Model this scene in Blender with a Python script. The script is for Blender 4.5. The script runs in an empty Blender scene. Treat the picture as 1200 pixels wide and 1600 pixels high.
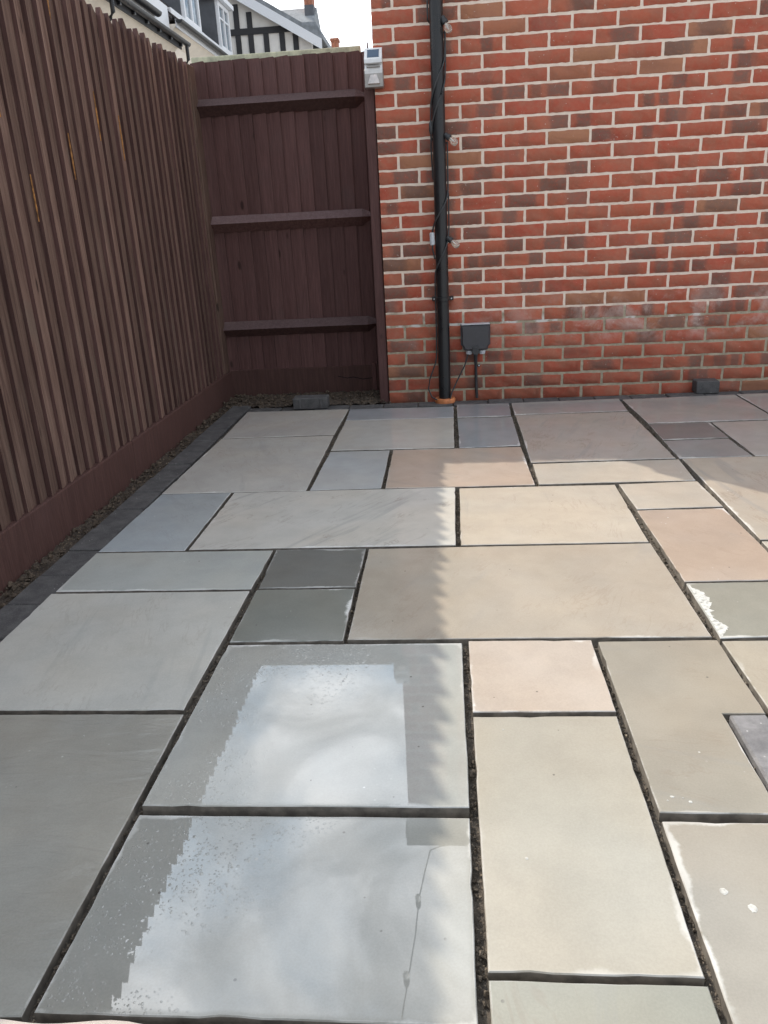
import bpy, math, random
from mathutils import Vector, Matrix
R = random.Random(11)
C = bpy.context.scene.collection
SC = bpy.context.scene

# ------------------------------------------------------------------ camera, sky, sun, exposure
F_PX, PITCH, YAW, ROLL = 1213.64, 0.353880, 0.0895555, -0.0534667
CAM = Vector((-0.0314, -1.70846, 0.98130))
_fwd = Vector((-math.sin(YAW)*math.cos(PITCH), math.cos(YAW)*math.cos(PITCH), -math.sin(PITCH)))
_rt = Vector((math.cos(YAW), math.sin(YAW), 0)); _up = _rt.cross(_fwd)
RT = _rt*math.cos(ROLL) + _up*math.sin(ROLL)
UP = -_rt*math.sin(ROLL) + _up*math.cos(ROLL)
cd = bpy.data.cameras.new('camera'); cam = bpy.data.objects.new('camera', cd); C.objects.link(cam)
M = Matrix((RT, UP, -_fwd)).transposed().to_4x4(); M.translation = CAM
cam.matrix_world = M
cd.sensor_fit = 'AUTO'; cd.sensor_width = 36.0; cd.lens = F_PX/1600*36
cd.clip_start = 0.02; cd.clip_end = 2000
SC.camera = cam

TO_SUN = Vector((-0.731, 0.888, 1.0)).normalized()
SUN_EL = math.asin(TO_SUN.z); SUN_AZ = math.atan2(TO_SUN.x, TO_SUN.y)
sl = bpy.data.lights.new('sun', 'SUN'); sl.energy = 3.0; sl.angle = math.radians(0.5); sl.color = (1.0, 0.905, 0.77)
so = bpy.data.objects.new('sun', sl); C.objects.link(so); so.rotation_euler = (-TO_SUN).to_track_quat('-Z', 'Y').to_euler()
so.location = (-8, 8, 12)

W = bpy.data.worlds.new('World'); SC.world = W; W.use_nodes = True

class NT:
    """tiny node-tree helper"""
    def __init__(s, nt): s.nt = nt; nt.nodes.clear()
    def n(s, t, **k):
        nd = s.nt.nodes.new(t)
        for a, v in k.items(): setattr(nd, a, v)
        return nd
    def l(s, a, b): s.nt.links.new(a, b)
    def put(s, sock, v):
        if hasattr(v, 'is_output'): s.l(v, sock)
        elif v is not None:
            if isinstance(v, (tuple, list)) and len(v) == 3 and sock.type == 'RGBA': v = tuple(v)+(1,)
            sock.default_value = v
    def math(s, op, a, b=None, c=None, clamp=False):
        nd = s.n('ShaderNodeMath', operation=op, use_clamp=clamp)
        for i, v in enumerate((a, b, c)):
            if v is not None: s.put(nd.inputs[i], v)
        return nd.outputs[0]
    def vmath(s, op, a, b=None):
        nd = s.n('ShaderNodeVectorMath', operation=op)
        s.put(nd.inputs[0], a)
        if b is not None: s.put(nd.inputs[1], b)
        return nd.outputs['Value'] if op in ('DOT_PRODUCT', 'LENGTH') else nd.outputs[0]
    def mix(s, f, a, b, mode='MIX'):
        nd = s.n('ShaderNodeMix', data_type='RGBA', blend_type=mode)
        s.put(nd.inputs[0], f); s.put(nd.inputs[6], a); s.put(nd.inputs[7], b)
        return nd.outputs[2]
    def fmix(s, f, a, b):
        nd = s.n('ShaderNodeMix', data_type='FLOAT')
        s.put(nd.inputs[0], f); s.put(nd.inputs[2], a); s.put(nd.inputs[3], b)
        return nd.outputs[0]
    def noise(s, vec, scale=5, detail=4, rough=.55, dist=0, out='Fac'):
        nd = s.n('ShaderNodeTexNoise'); s.put(nd.inputs['Vector'], vec)
        nd.inputs['Scale'].default_value = scale; nd.inputs['Detail'].default_value = detail
        nd.inputs['Roughness'].default_value = rough; nd.inputs['Distortion'].default_value = dist
        return nd.outputs[out]
    def ramp(s, v, lo, hi, a=0.0, b=1.0, smooth=True):
        nd = s.n('ShaderNodeMapRange'); nd.interpolation_type = 'SMOOTHSTEP' if smooth else 'LINEAR'
        s.put(nd.inputs[0], v)
        for i, x in enumerate((lo, hi, a, b)): s.put(nd.inputs[i+1], x)
        return nd.outputs[0]
    def voro(s, vec, scale, out='Distance', feature='F1'):
        nd = s.n('ShaderNodeTexVoronoi', feature=feature); s.put(nd.inputs['Vector'], vec)
        nd.inputs['Scale'].default_value = scale
        return nd.outputs[out]
    def scale(s, vec, xyz):
        nd = s.n('ShaderNodeMapping'); s.put(nd.inputs[0], vec); nd.inputs['Scale'].default_value = xyz
        return nd.outputs[0]
    def sep(s, v):
        nd = s.n('ShaderNodeSeparateXYZ'); s.put(nd.inputs[0], v); return nd.outputs
    def bump(s, h, dist=.01, strength=1.0, normal=None):
        nd = s.n('ShaderNodeBump'); s.put(nd.inputs['Height'], h)
        nd.inputs['Distance'].default_value = dist; nd.inputs['Strength'].default_value = strength
        if normal is not None: s.l(normal, nd.inputs['Normal'])
        return nd.outputs[0]

def build_world():
    t = NT(W.node_tree)
    d = t.n('ShaderNodeTexCoord').outputs['Generated']
    sky = t.n('ShaderNodeTexSky', sky_type='NISHITA', sun_disc=False, sun_elevation=SUN_EL, sun_rotation=SUN_AZ)
    sky.dust_density = 3.0; sky.air_density = 1.0; sky.ozone_density = 1.0
    x, y, z = t.sep(d)
    zz = t.math('ADD', t.math('MAXIMUM', z, 0.0), 0.28)
    cx = t.n('ShaderNodeCombineXYZ'); t.l(t.math('DIVIDE', x, zz), cx.inputs[0]); t.l(t.math('DIVIDE', y, zz), cx.inputs[1])
    n1 = t.noise(cx.outputs[0], 2.1, 8, .56, .5)
    n2 = t.noise(cx.outputs[0], 4.7, 7, .6, .8)
    cover = t.ramp(n1, .40, .58)
    cs = t.math('MAXIMUM', t.vmath('DOT_PRODUCT', d, tuple(TO_SUN)), 0.0)
    glow = t.math('POWER', cs, CLOUD_POW)
    lum = t.math('ADD', CLOUD_BASE, t.math('MULTIPLY', glow, CLOUD_GLOW))       # light scattered forward through thin cloud
    lum = t.math('MULTIPLY', lum, t.ramp(n2, .36, .64, .60, 1.26))
    cl = t.n('ShaderNodeVectorMath', operation='SCALE'); cl.inputs[0].default_value = (.99, 1.0, 1.018)
    t.l(lum, cl.inputs['Scale'])
    veil = t.n('ShaderNodeVectorMath', operation='SCALE'); veil.inputs[0].default_value = (.53, .75, 1.0)
    t.l(t.math('MULTIPLY', lum, .62), veil.inputs['Scale'])
    thin = t.mix(.78, sky.outputs[0], veil.outputs[0])                           # high thin cloud over the blue
    col = t.mix(cover, thin, cl.outputs[0])
    bg = t.n('ShaderNodeBackground'); t.l(col, bg.inputs[0]); bg.inputs[1].default_value = 0.1
    out = t.n('ShaderNodeOutputWorld'); t.l(bg.outputs[0], out.inputs[0])
CLOUD_BASE, CLOUD_GLOW, CLOUD_POW = 11.6, 24.0, 5.0
build_world()
VS = SC.view_settings
VS.view_transform = 'Standard'; VS.look = 'None'; VS.gamma = 1.0; VS.use_curve_mapping = False
VS.exposure = 0.36

# ------------------------------------------------------------------ pixel rays of the photograph, used only to measure positions
def ray(x, y): return RT*((x-600)/F_PX) - UP*((y-800)/F_PX) + _fwd
def on_y(x, y, Y):
    d = ray(x, y); return CAM + d*((Y-CAM.y)/d.y)
def on_x(x, y, X):
    d = ray(x, y); return CAM + d*((X-CAM.x)/d.x)

# ------------------------------------------------------------------ mesh helpers
class MB:
    def __init__(s): s.v = []; s.f = []; s.m = []; s.cur = 0
    def poly(s, idx): s.f.append(tuple(idx)); s.m.append(s.cur)
    def box(s, x0, x1, y0, y1, z0, z1):
        b = len(s.v)
        s.v += [(x, y, z) for z in (z0, z1) for y in (y0, y1) for x in (x0, x1)]
        for q in ((0,2,3,1),(4,5,7,6),(0,1,5,4),(2,6,7,3),(0,4,6,2),(1,3,7,5)): s.poly([b+i for i in q])
        return s
    def cbox(s, x0, x1, y0, y1, z0, z1, c=.004, jit=0.0):
        """box with chamfered edges"""
        b = len(s.v); pts = []
        for iz, z in enumerate((z0, z1)):
            for iy, y in enumerate((y0, y1)):
                for ix, x in enumerate((x0, x1)):
                    sx, sy, sz = (1,-1)[ix], (1,-1)[iy], (1,-1)[iz]
                    pts.append([(x, y+sy*c, z+sz*c), (x+sx*c, y, z+sz*c), (x+sx*c, y+sy*c, z)])
        for tri in pts:
            for p in tri: s.v.append(tuple(q+R.uniform(-jit, jit) for q in p))
        I = lambda k, a: b+3*k+a
        q4 = [(0,2,6,4,0),(1,5,7,3,0),(0,4,5,1,1),(2,3,7,6,1),(0,1,3,2,2),(4,6,7,5,2)]
        for k0,k1,k2,k3,a in q4: s.poly([I(k0,a),I(k1,a),I(k2,a),I(k3,a)][::-1] if a == 0 and False else [I(k0,a),I(k1,a),I(k2,a),I(k3,a)])
        for a1, a2, prs in ((0,1,[(0,4),(1,5),(2,6),(3,7)]),(0,2,[(0,2),(1,3),(4,6),(5,7)]),(1,2,[(0,1),(2,3),(4,5),(6,7)])):
            for k0, k1 in prs: s.poly([I(k0,a1),I(k1,a1),I(k1,a2),I(k0,a2)])
        for k in range(8): s.poly([I(k,0),I(k,1),I(k,2)])
        return s
    def prism(s, ring, axis, a0, a1):
        """extrude a 2-D ring along axis (0,1,2)"""
        b = len(s.v); n = len(ring)
        for a in (a0, a1):
            for p in ring:
                q = list(p); q.insert(axis, a); s.v.append(tuple(q))
        s.poly(range(b, b+n)); s.poly(range(b+2*n-1, b+n-1, -1))
        for i in range(n): j = (i+1) % n; s.poly([b+i, b+n+i, b+n+j, b+j])
        return s
    def tube(s, pts, r, n=8, cap=True):
        pts = [Vector(p) for p in pts]; b = len(s.v); up = Vector((.31, .17, .93))
        rs = r if isinstance(r, (list, tuple)) else [r]*len(pts)
        for i, p in enumerate(pts):
            d = (pts[min(i+1, len(pts)-1)] - pts[max(i-1, 0)]).normalized()
            a = d.cross(up)
            if a.length < .05: a = d.cross(Vector((1, 0, 0)))
            a.normalize(); c = d.cross(a)
            for k in range(n):
                t = 2*math.pi*k/n; s.v.append(tuple(p + (a*math.cos(t)+c*math.sin(t))*rs[i]))
        for i in range(len(pts)-1):
            for k in range(n):
                k2 = (k+1) % n; s.poly([b+i*n+k, b+i*n+k2, b+(i+1)*n+k2, b+(i+1)*n+k])
        if cap: s.poly(range(b+n-1, b-1, -1)); s.poly(range(b+(len(pts)-1)*n, b+len(pts)*n))
        return s
    def lathe(s, prof, origin, axis, n=16):
        """prof: (radius, distance) along axis from origin"""
        o = Vector(origin); d = Vector(axis).normalized()
        return s.tube([o+d*h for _, h in prof], [max(r, 1e-4) for r, _ in prof], n)
    def mesh(s, name, mats, smooth=None):
        me = bpy.data.meshes.new(name); me.from_pydata(s.v, [], s.f)
        for m in (mats if isinstance(mats, (list, tuple)) else [mats]): me.materials.append(m)
        if isinstance(mats, (list, tuple)): me.polygons.foreach_set('material_index', s.m)
        import bmesh
        bm = bmesh.new(); bm.from_mesh(me); bmesh.ops.recalc_face_normals(bm, faces=bm.faces); bm.to_mesh(me); bm.free()
        if smooth is not None:
            me.polygons.foreach_set('use_smooth', [True]*len(me.polygons)); me.set_sharp_from_angle(angle=math.radians(smooth))
        return me
    def build(s, name, mats, parent=None, smooth=None, loc=None):
        return link(name, s.mesh(name, mats, smooth), parent, loc)

def link(name, me, parent=None, loc=None):
    o = bpy.data.objects.new(name, me); C.objects.link(o)
    if parent: o.parent = parent
    if loc is not None: o.location = loc
    return o
def tag(o, label=None, cat=None, group=None, kind=None):
    for k, v in (('label', label), ('category', cat), ('group', group), ('kind', kind)):
        if v: o[k] = v
    return o
def thing(name, label, cat, loc=(0, 0, 0), group=None):
    return tag(link(name, None, None, loc), label, cat, group)

# ------------------------------------------------------------------ materials
def lin(c): return tuple(((v/255+.055)/1.055)**2.4 if v > 10 else v/255/12.92 for v in c)
def mat(name):
    m = bpy.data.materials.new(name); m.use_nodes = True
    t = NT(m.node_tree); b = t.n('ShaderNodeBsdfPrincipled'); o = t.n('ShaderNodeOutputMaterial'); t.l(b.outputs[0], o.inputs[0])
    return m, t, b
def simple(name, col, rough=.6, metal=0.0, var=.12, scale=30, bump=.0004, ior=1.5):
    m, t, b = mat(name)
    co = t.n('ShaderNodeTexCoord').outputs['Object']
    n = t.noise(co, scale, 5, .6)
    f = t.ramp(n, .3, .7, 1-var, 1+var)
    v = t.n('ShaderNodeVectorMath', operation='SCALE'); v.inputs[0].default_value = col; t.l(f, v.inputs['Scale'])
    t.l(v.outputs[0], b.inputs['Base Color'])
    b.inputs['Roughness'].default_value = rough; b.inputs['Metallic'].default_value = metal; b.inputs['IOR'].default_value = ior
    t.l(t.ramp(n, .2, .8, max(rough-.08, 0.02), min(rough+.1, 1)), b.inputs['Roughness'])
    if bump: t.l(t.bump(n, bump), b.inputs['Normal'])
    return m

def make_stone():
    """honed sandstone: colour from the slab itself, its alpha says how wet the sealed face is"""
    m, t, b = mat('sandstone')
    oi = t.n('ShaderNodeObjectInfo'); co = t.n('ShaderNodeTexCoord').outputs['Object']
    rnd = oi.outputs['Random']; wet = oi.outputs['Alpha']
    off = t.n('ShaderNodeVectorMath', operation='SCALE'); off.inputs[0].default_value = (31, 57, 13); t.l(rnd, off.inputs['Scale'])
    p = t.vmath('ADD', co, off.outputs[0])
    big = t.noise(p, 2.2, 3, .5, .4); mid = t.noise(p, 11, 6, .6, .2); fine = t.noise(p, 260, 4, .7)
    f = t.math('ADD', t.ramp(big, .3, .7, .95, 1.05), t.ramp(mid, .3, .7, -.045, .045))
    f = t.math('ADD', f, t.ramp(fine, .3, .7, -.045, .045))
    sc = t.n('ShaderNodeVectorMath', operation='SCALE'); t.l(oi.outputs['Color'], sc.inputs[0]); t.l(f, sc.inputs['Scale'])
    # warm/cool drift across a slab
    tint = t.mix(t.ramp(t.noise(p, 3.1, 2, .5), .35, .65), (1.02, 1.0, .975), (.985, 1.0, 1.015))
    col = t.mix(1.0, sc.outputs[0], tint, 'MULTIPLY')
    # iron veins on some slabs: thin wandering lines
    rv = t.n('ShaderNodeVectorRotate', rotation_type='Z_AXIS'); t.l(p, rv.inputs['Vector']); t.l(t.math('MULTIPLY', rnd, 2.2), rv.inputs['Angle']); rotp = rv.outputs[0]
    vv = t.noise(t.scale(rotp, (1.5, 6.5, 1)), 1.9, 5, .62, 1.0)
    line = t.ramp(t.math('ABSOLUTE', t.math('SUBTRACT', vv, .5)), 0.0, .022, 1, 0)
    brk = t.ramp(t.noise(p, 6.5, 3, .6), .45, .6)
    oix = oi.outputs['Object Index']; riven = t.math('GREATER_THAN', oix, 2.5); some = t.math('MULTIPLY', t.math('MULTIPLY', oix, .5), t.math('SUBTRACT', 1.0, riven))
    vm = t.math('MULTIPLY', t.math('MULTIPLY', line, brk), t.math('MULTIPLY', some, .62))
    col = t.mix(vm, col, t.mix(.5, col, (.22, .15, .11)))
    # broad darker bedding bands
    band = t.ramp(t.noise(t.scale(rotp, (.7, 5.5, 1)), 2.2, 5, .6, .6), .56, .68)
    col = t.mix(t.math('MULTIPLY', t.math('MULTIPLY', band, some), .34), col, (.26, .27, .27))
    # specks: dark grit and pale dust
    vd = t.voro(p, 26); sel = t.ramp(t.noise(p, 19, 2, .5), .575, .64)
    spk = t.math('MULTIPLY', t.ramp(vd, .05, .085, 1, 0), t.math('MAXIMUM', sel, t.math('MULTIPLY', wet, t.ramp(t.noise(p, 23, 2, .5), .54, .6))))
    col = t.mix(t.math('MULTIPLY', spk, .75), col, (.11, .10, .09))
    vd2 = t.voro(t.vmath('ADD', p, (3.7, 9.1, 0)), 38); sel2 = t.ramp(t.noise(p, 5.3, 3, .5), .60, .70)
    spk2 = t.math('MULTIPLY', t.ramp(vd2, .06, .11, 1, 0), sel2)
    col = t.mix(t.math('MULTIPLY', spk2, .7), col, (.74, .74, .72))
    # white residue creeping in from the edges
    at = t.n('ShaderNodeAttribute', attribute_name='edge').outputs['Fac']
    en = t.noise(p, 7.0, 6, .65, .3)
    eres = t.ramp(t.math('ADD', at, t.math('MULTIPLY', t.math('SUBTRACT', en, .5), 2.6)), -.10, .22, 1, 0)
    chalk = t.ramp(t.noise(p, 2.6, 2, .5), .49, .66)
    em = t.math('MULTIPLY', t.math('MULTIPLY', eres, chalk), .62)
    col = t.mix(em, col, (.80, .79, .76))
    arr = t.ramp(at, .0, .06, .36, 0)                                # paler broken line along the arris
    col = t.mix(t.math('MULTIPLY', arr, t.ramp(mid, .4, .6)), col, (.72, .71, .69))
    t.l(col, b.inputs['Base Color'])
    # wet film, broken up by dry beads
    wn = t.noise(p, 2.4, 3, .5)
    cs = t.sep(co)
    bsel = t.math('MULTIPLY', t.ramp(t.noise(p, 4.4, 4, .6), .41, .60), t.ramp(t.math('ADD', cs[0], t.math('MULTIPLY', cs[1], -.35)), -.20, .08, 1, 0))
    b1 = t.math('MULTIPLY', t.ramp(t.voro(p, 85), .20, .28, 1, 0), t.ramp(t.noise(p, 33, 2, .5), .46, .54))
    b2 = t.math('MULTIPLY', t.ramp(t.voro(t.vmath('ADD', p, (5.1, 2.2, 0)), 170), .2, .3, 1, 0), t.ramp(t.noise(p, 60, 2, .5), .45, .55))
    hole = t.math('MULTIPLY', t.math('MAXIMUM', b1, b2), bsel)
    rim = t.math('MULTIPLY', t.ramp(at, .02, .35), 1.0)
    film = t.math('MULTIPLY', t.math('MULTIPLY', wet, t.fmix(hole, 1.0, .35)), rim, clamp=True)
    rdry = t.ramp(mid, .3, .7, .035, .075)
    rdry = t.math('ADD', rdry, t.math('MULTIPLY', em, .4))
    t.l(t.fmix(film, rdry, .012), b.inputs['Roughness'])
    t.l(t.fmix(film, 1.47, WET_IOR), b.inputs['IOR'])
    undul = t.noise(p, 5.0, 4, .5)
    h = t.math('ADD', t.math('MULTIPLY', undul, t.fmix(wet, .14, .012)), t.math('MULTIPLY', fine, t.fmix(wet, .035, .0)))
    h = t.math('ADD', h, t.math('MULTIPLY', t.math('MULTIPLY', hole, wet), .10))
    rip = t.noise(t.scale(rotp, (1, 3.2, 1)), 5.5, 6, .58, .7)
    h = t.math('ADD', h, t.math('MULTIPLY', t.math('MULTIPLY', rip, riven), 1.7))
    t.l(t.bump(h, .0035), b.inputs['Normal'])
    return m
WET_IOR = 1.72
STONE = make_stone()
CUT = simple('sawn_dirty_stone_edge', (.185, .165, .14), .9, var=.35, scale=35)

def make_brick(island=False):
    m, t, b = mat('brick_face')
    oi = t.n('ShaderNodeObjectInfo'); tc = t.n('ShaderNodeTexCoord'); geo = t.n('ShaderNodeNewGeometry')
    pos = geo.outputs['Position']
    rnd = geo.outputs['Random Per Island'] if island else oi.outputs['Random']
    off = t.n('ShaderNodeVectorMath', operation='SCALE'); off.inputs[0].default_value = (41, 17, 23); t.l(rnd, off.inputs['Scale'])
    p = t.vmath('ADD', pos, off.outputs[0])
    r2 = t.math('FRACT', t.math('MULTIPLY', rnd, 13.7)); r3 = t.math('FRACT', t.math('MULTIPLY', rnd, 57.3))
    red = t.mix(r2, (.45, .088, .050), (.48, .125, .068))
    col = t.mix(t.ramp(r3, .90, .97), red, (.42, .185, .10))
    n1 = t.noise(p, 14, 5, .6, .3); n2 = t.noise(p, 55, 5, .65); n3 = t.noise(p, 240, 2, .5)
    col = t.mix(t.ramp(n1, .40, .62), col, t.mix((.5), col, (.36, .15, .095)))
    # smoky flash marks burnt into the middle of some bricks
    if island:
        sm = t.ramp(t.noise(p, 9.0, 4, .6), .55, .66)
    else:
        g = t.sep(tc.outputs['Object'])
        r4 = t.math('FRACT', t.math('MULTIPLY', rnd, 91.7)); r5 = t.math('FRACT', t.math('MULTIPLY', rnd, 29.3))
        def smudge(cx, wx, wz, amp):
            ex = t.math('DIVIDE', t.math('SUBTRACT', g[0], cx), wx); ez = t.math('DIVIDE', g[2], wz)
            dd = t.math('MAXIMUM', t.math('ABSOLUTE', ex), t.math('ABSOLUTE', ez))
            return t.ramp(t.math('ADD', dd, t.math('MULTIPLY', t.math('SUBTRACT', t.fmix(.42, n1, n2), .5), amp)), .55, 1.2, 1, 0)
        s1 = smudge(t.math('MULTIPLY', t.math('SUBTRACT', r2, .5), .15), t.fmix(r3, .025, .085), t.fmix(r4, .028, .060), 2.2)
        s2 = smudge(t.math('MULTIPLY', t.math('SUBTRACT', r4, .5), .17), t.fmix(r5, .014, .045), t.fmix(r2, .032, .065), 2.0)
        sm = t.math('MAXIMUM', s1, t.math('MULTIPLY', s2, t.ramp(r5, .4, .6)))
    has = t.ramp(t.math('FRACT', t.math('MULTIPLY', rnd, 5.17)), .46, .66)
    dark = t.math('MULTIPLY', t.math('MULTIPLY', sm, has), t.ramp(n2, .25, .6, .35, .85))
    col = t.mix(dark, col, (.145, .090, .074))
    pit = t.math('MULTIPLY', t.ramp(t.voro(p, 120), .10, .2, 1, 0), t.ramp(n2, .5, .62))
    col = t.mix(t.math('MULTIPLY', pit, .7), col, (.06, .045, .04))
    col = t.mix(t.ramp(n2, .35, .75, 0, .22), col, (.50, .24, .15))
    # mortar smears and lime bloom
    z = t.sep(pos)[2]; x = t.sep(pos)[0]
    bloom = t.math('MULTIPLY', t.ramp(t.math('ABSOLUTE', t.math('SUBTRACT', z, .43)), .03, .20, 1, 0), t.ramp(x, .1, 1.1, .35, 1))
    bl = t.math('MULTIPLY', bloom, t.ramp(t.noise(pos, 6, 6, .68, .3), .44, .64))
    col = t.mix(t.math('MULTIPLY', bl, .66), col, (.56, .43, .38))
    sp = t.math('MULTIPLY', t.ramp(t.noise(p, 75, 3, .5), .70, .75), .65)
    col = t.mix(sp, col, (.62, .52, .46))
    # damp, dirty foot of the wall
    foot = t.math('MULTIPLY', t.ramp(z, .02, .42, 1, 0), t.ramp(t.noise(pos, 4, 5, .6), .30, .60, .3, 1))
    col = t.mix(t.math('MULTIPLY', foot, .70), col, t.mix(.45, col, (.05, .028, .018)))
    t.l(col, b.inputs['Base Color'])
    b.inputs['Roughness'].default_value = .85
    h = t.math('ADD', t.math('MULTIPLY', n2, .8), t.math('MULTIPLY', n3, .3)); h = t.math('SUBTRACT', h, pit)
    t.l(t.bump(h, .0025), b.inputs['Normal'])
    return m
BRICK, BRICKS_FAR = make_brick(), make_brick(True)

def make_mortar():
    m, t, b = mat('mortar')
    pos = t.n('ShaderNodeNewGeometry').outputs['Position']; z = t.sep(pos)[2]
    n = t.noise(pos, 30, 6, .65); n2 = t.noise(pos, 220, 3, .6)
    up = t.mix(t.ramp(n, .3, .7), (.84, .68, .56), (.92, .775, .655))
    lo = t.mix(t.ramp(n, .3, .7), (.34, .29, .21), (.50, .43, .32))
    e = t.ramp(t.math('ADD', z, t.math('MULTIPLY', t.math('SUBTRACT', t.noise(pos, 5, 4, .6), .5), .10)), .47, .50)
    col = t.mix(e, lo, up)
    white = t.math('MULTIPLY', t.ramp(t.math('ABSOLUTE', t.math('SUBTRACT', z, .43)), .0, .05, 1, 0), t.ramp(t.noise(pos, 9, 4, .6), .5, .6))
    col = t.mix(t.math('MULTIPLY', white, .8), col, (.8, .78, .74))
    t.l(col, b.inputs['Base Color']); b.inputs['Roughness'].default_value = .95
    t.l(t.bump(t.math('ADD', n, t.math('MULTIPLY', n2, .5)), .004), b.inputs['Normal'])
    return m
MORTAR = make_mortar()

def make_wood(name, a, bcol, grey, knots=True, spread=.28):
    m, t, b = mat(name)
    oi = t.n('ShaderNodeObjectInfo'); co = t.n('ShaderNodeTexCoord').outputs['Object']; rnd = oi.outputs['Random']
    off = t.n('ShaderNodeVectorMath', operation='SCALE'); off.inputs[0].default_value = (37, 11, 53); t.l(rnd, off.inputs['Scale'])
    p = t.vmath('ADD', co, off.outputs[0])
    g = t.noise(t.scale(p, (22, 22, 1.1)), 3.0, 5, .6, .6)
    fine = t.noise(t.scale(p, (60, 60, 2.5)), 4.0, 4, .65, .3)
    blot = t.noise(p, 3.2, 4, .6)
    col = t.mix(t.ramp(g, .3, .72), a, bcol)
    col = t.mix(t.ramp(blot, .52, .72, 0, .55), col, grey)
    v = t.n('ShaderNodeVectorMath', operation='SCALE'); t.l(col, v.inputs[0])
    t.l(t.math('MULTIPLY', t.ramp(rnd, 0, 1, 1-spread, 1+spread, False), t.ramp(fine, .3, .7, .84, 1.14)), v.inputs['Scale'])
    col = v.outputs[0]
    if knots:
        kd = t.voro(t.scale(p, (1, 1, .42)), 7.5)
        col = t.mix(t.math('MULTIPLY', t.ramp(kd, .05, .11, 1, 0), .75), col, (.022, .013, .011))
    t.l(col, b.inputs['Base Color']); t.l(t.ramp(g, .2, .8, .65, .85), b.inputs['Roughness']); b.inputs['Specular IOR Level'].default_value = .2
    t.l(t.bump(t.math('ADD', g, t.math('MULTIPLY', fine, .7)), .0018), b.inputs['Normal'])
    return m
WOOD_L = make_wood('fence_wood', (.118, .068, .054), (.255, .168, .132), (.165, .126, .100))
WOOD_B = make_wood('back_fence_wood', (.108, .055, .051), (.140, .074, .069), (.112, .067, .063), True, .12)  # wood tone of the back fence boards, post and cleat
WOOD_E = make_wood('shaded_stained_edge_wood', (.082, .043, .040), (.135, .074, .066), (.108, .064, .057), False)  # dark stain, with the shade of edges and undersides put into the colour
WOOD_G = make_wood('stained_gravel_board_wood', (.078, .041, .036), (.105, .056, .048), (.095, .052, .047), False)
WOOD_RAIL = make_wood('rail_wood', (.130, .084, .084), (.175, .120, .120), (.15, .11, .11), False)
GAP_LIGHT = simple('sunlit_gap_orange', (.40, .19, .06), .8, var=.5, scale=45)  # orange stands for sunlight showing through board gaps
ALGAE = simple('pale_capping_wood', (.50, .50, .36), .8, var=.25, scale=25)
BLACK = simple('black_plastic_pipe', (.014, .014, .016), .32, var=.25, scale=18, bump=.0003)
CORD = simple('black_rubber', (.040, .041, .044), .42, var=.2)
GREYP = simple('grey_plastic', (.58, .60, .63), .4)
DARKP = simple('charcoal_plastic', (.055, .055, .062), .38, var=.1, bump=.0002)
SILVER = simple('silver_screw', (.6, .6, .6), .3, 1.0)
TERRA = simple('orange_plastic_collar', (.62, .22, .085), .5, var=.2)
WHITE = simple('white_plastic', (.78, .78, .78), .35, var=.06)
STEEL = simple('brushed_steel', (.36, .34, .32), .4, .6, var=.1, scale=80)
def make_charcoal(k=1.0):
    m, t, b = mat('charcoal_block')
    rnd = t.n('ShaderNodeObjectInfo').outputs['Random']; pos = t.n('ShaderNodeNewGeometry').outputs['Position']
    off = t.n('ShaderNodeVectorMath', operation='SCALE'); off.inputs[0].default_value = (9, 5, 3); t.l(rnd, off.inputs['Scale'])
    p = t.vmath('ADD', pos, off.outputs[0])
    n = t.noise(p, 18, 6, .65); f = t.noise(p, 300, 3, .7)
    col = t.mix(t.ramp(n, .3, .7), (.060*k, .058*k, .060*k), (.115*k, .111*k, .111*k))
    col = t.mix(t.ramp(f, .55, .72, 0, .6), col, (.24, .235, .235))
    dust = t.math('MULTIPLY', t.ramp(t.voro(p, 55), .06, .13, 1, 0), t.ramp(t.noise(p, 9, 3), .5, .6))
    col = t.mix(t.math('MULTIPLY', dust, .8), col, (.60, .58, .55))
    t.l(col, b.inputs['Base Color']); b.inputs['Roughness'].default_value = .82
    t.l(t.bump(t.math('ADD', f, t.math('MULTIPLY', n, .5)), .0015), b.inputs['Normal'])
    return m
CHAR = make_charcoal()
DUSTY = make_charcoal(2.4)
def make_soil(name, a, bcol, c):
    m, t, b = mat(name)
    p = t.n('ShaderNodeNewGeometry').outputs['Position']
    n = t.noise(p, 25, 7, .7); f = t.noise(p, 140, 4, .65)
    col = t.mix(t.ramp(n, .35, .65), a, bcol); col = t.mix(t.ramp(f, .55, .7), col, c)
    t.l(col, b.inputs['Base Color']); b.inputs['Roughness'].default_value = .97
    t.l(t.bump(t.math('ADD', n, t.math('MULTIPLY', f, .6)), .012), b.inputs['Normal'])
    return m
SOIL = make_soil('soil', (.055, .042, .034), (.115, .088, .066), (.24, .18, .125))
BED = make_soil('bedding_grit', (.065, .055, .045), (.15, .125, .10), (.38, .31, .23))
EARTH = make_soil('pale_street', (.34, .33, .31), (.40, .39, .36), (.30, .29, .27))
CREAM = simple('cream_render', (.86, .78, .68), .9, var=.05, scale=4)
TUDW = simple('white_render', (.88, .84, .79), .9, var=.04, scale=4)
FASCIA = simple('white_fascia', (.80, .81, .84), .5, var=.04)
BEAM = simple('black_timber', (.035, .034, .037), .7)
LEAD = simple('lead_grey_cladding', (.10, .105, .118), .6, var=.15, scale=6)
TILE = simple('dark_roof_tile', (.055, .047, .046), .8, var=.4, scale=9, bump=.01)
SLATE = simple('grey_slate', (.22, .235, .25), .6, var=.25, scale=5)
CHIM = simple('chimney_brick', (.38, .15, .09), .85, var=.3, scale=8)
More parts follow.
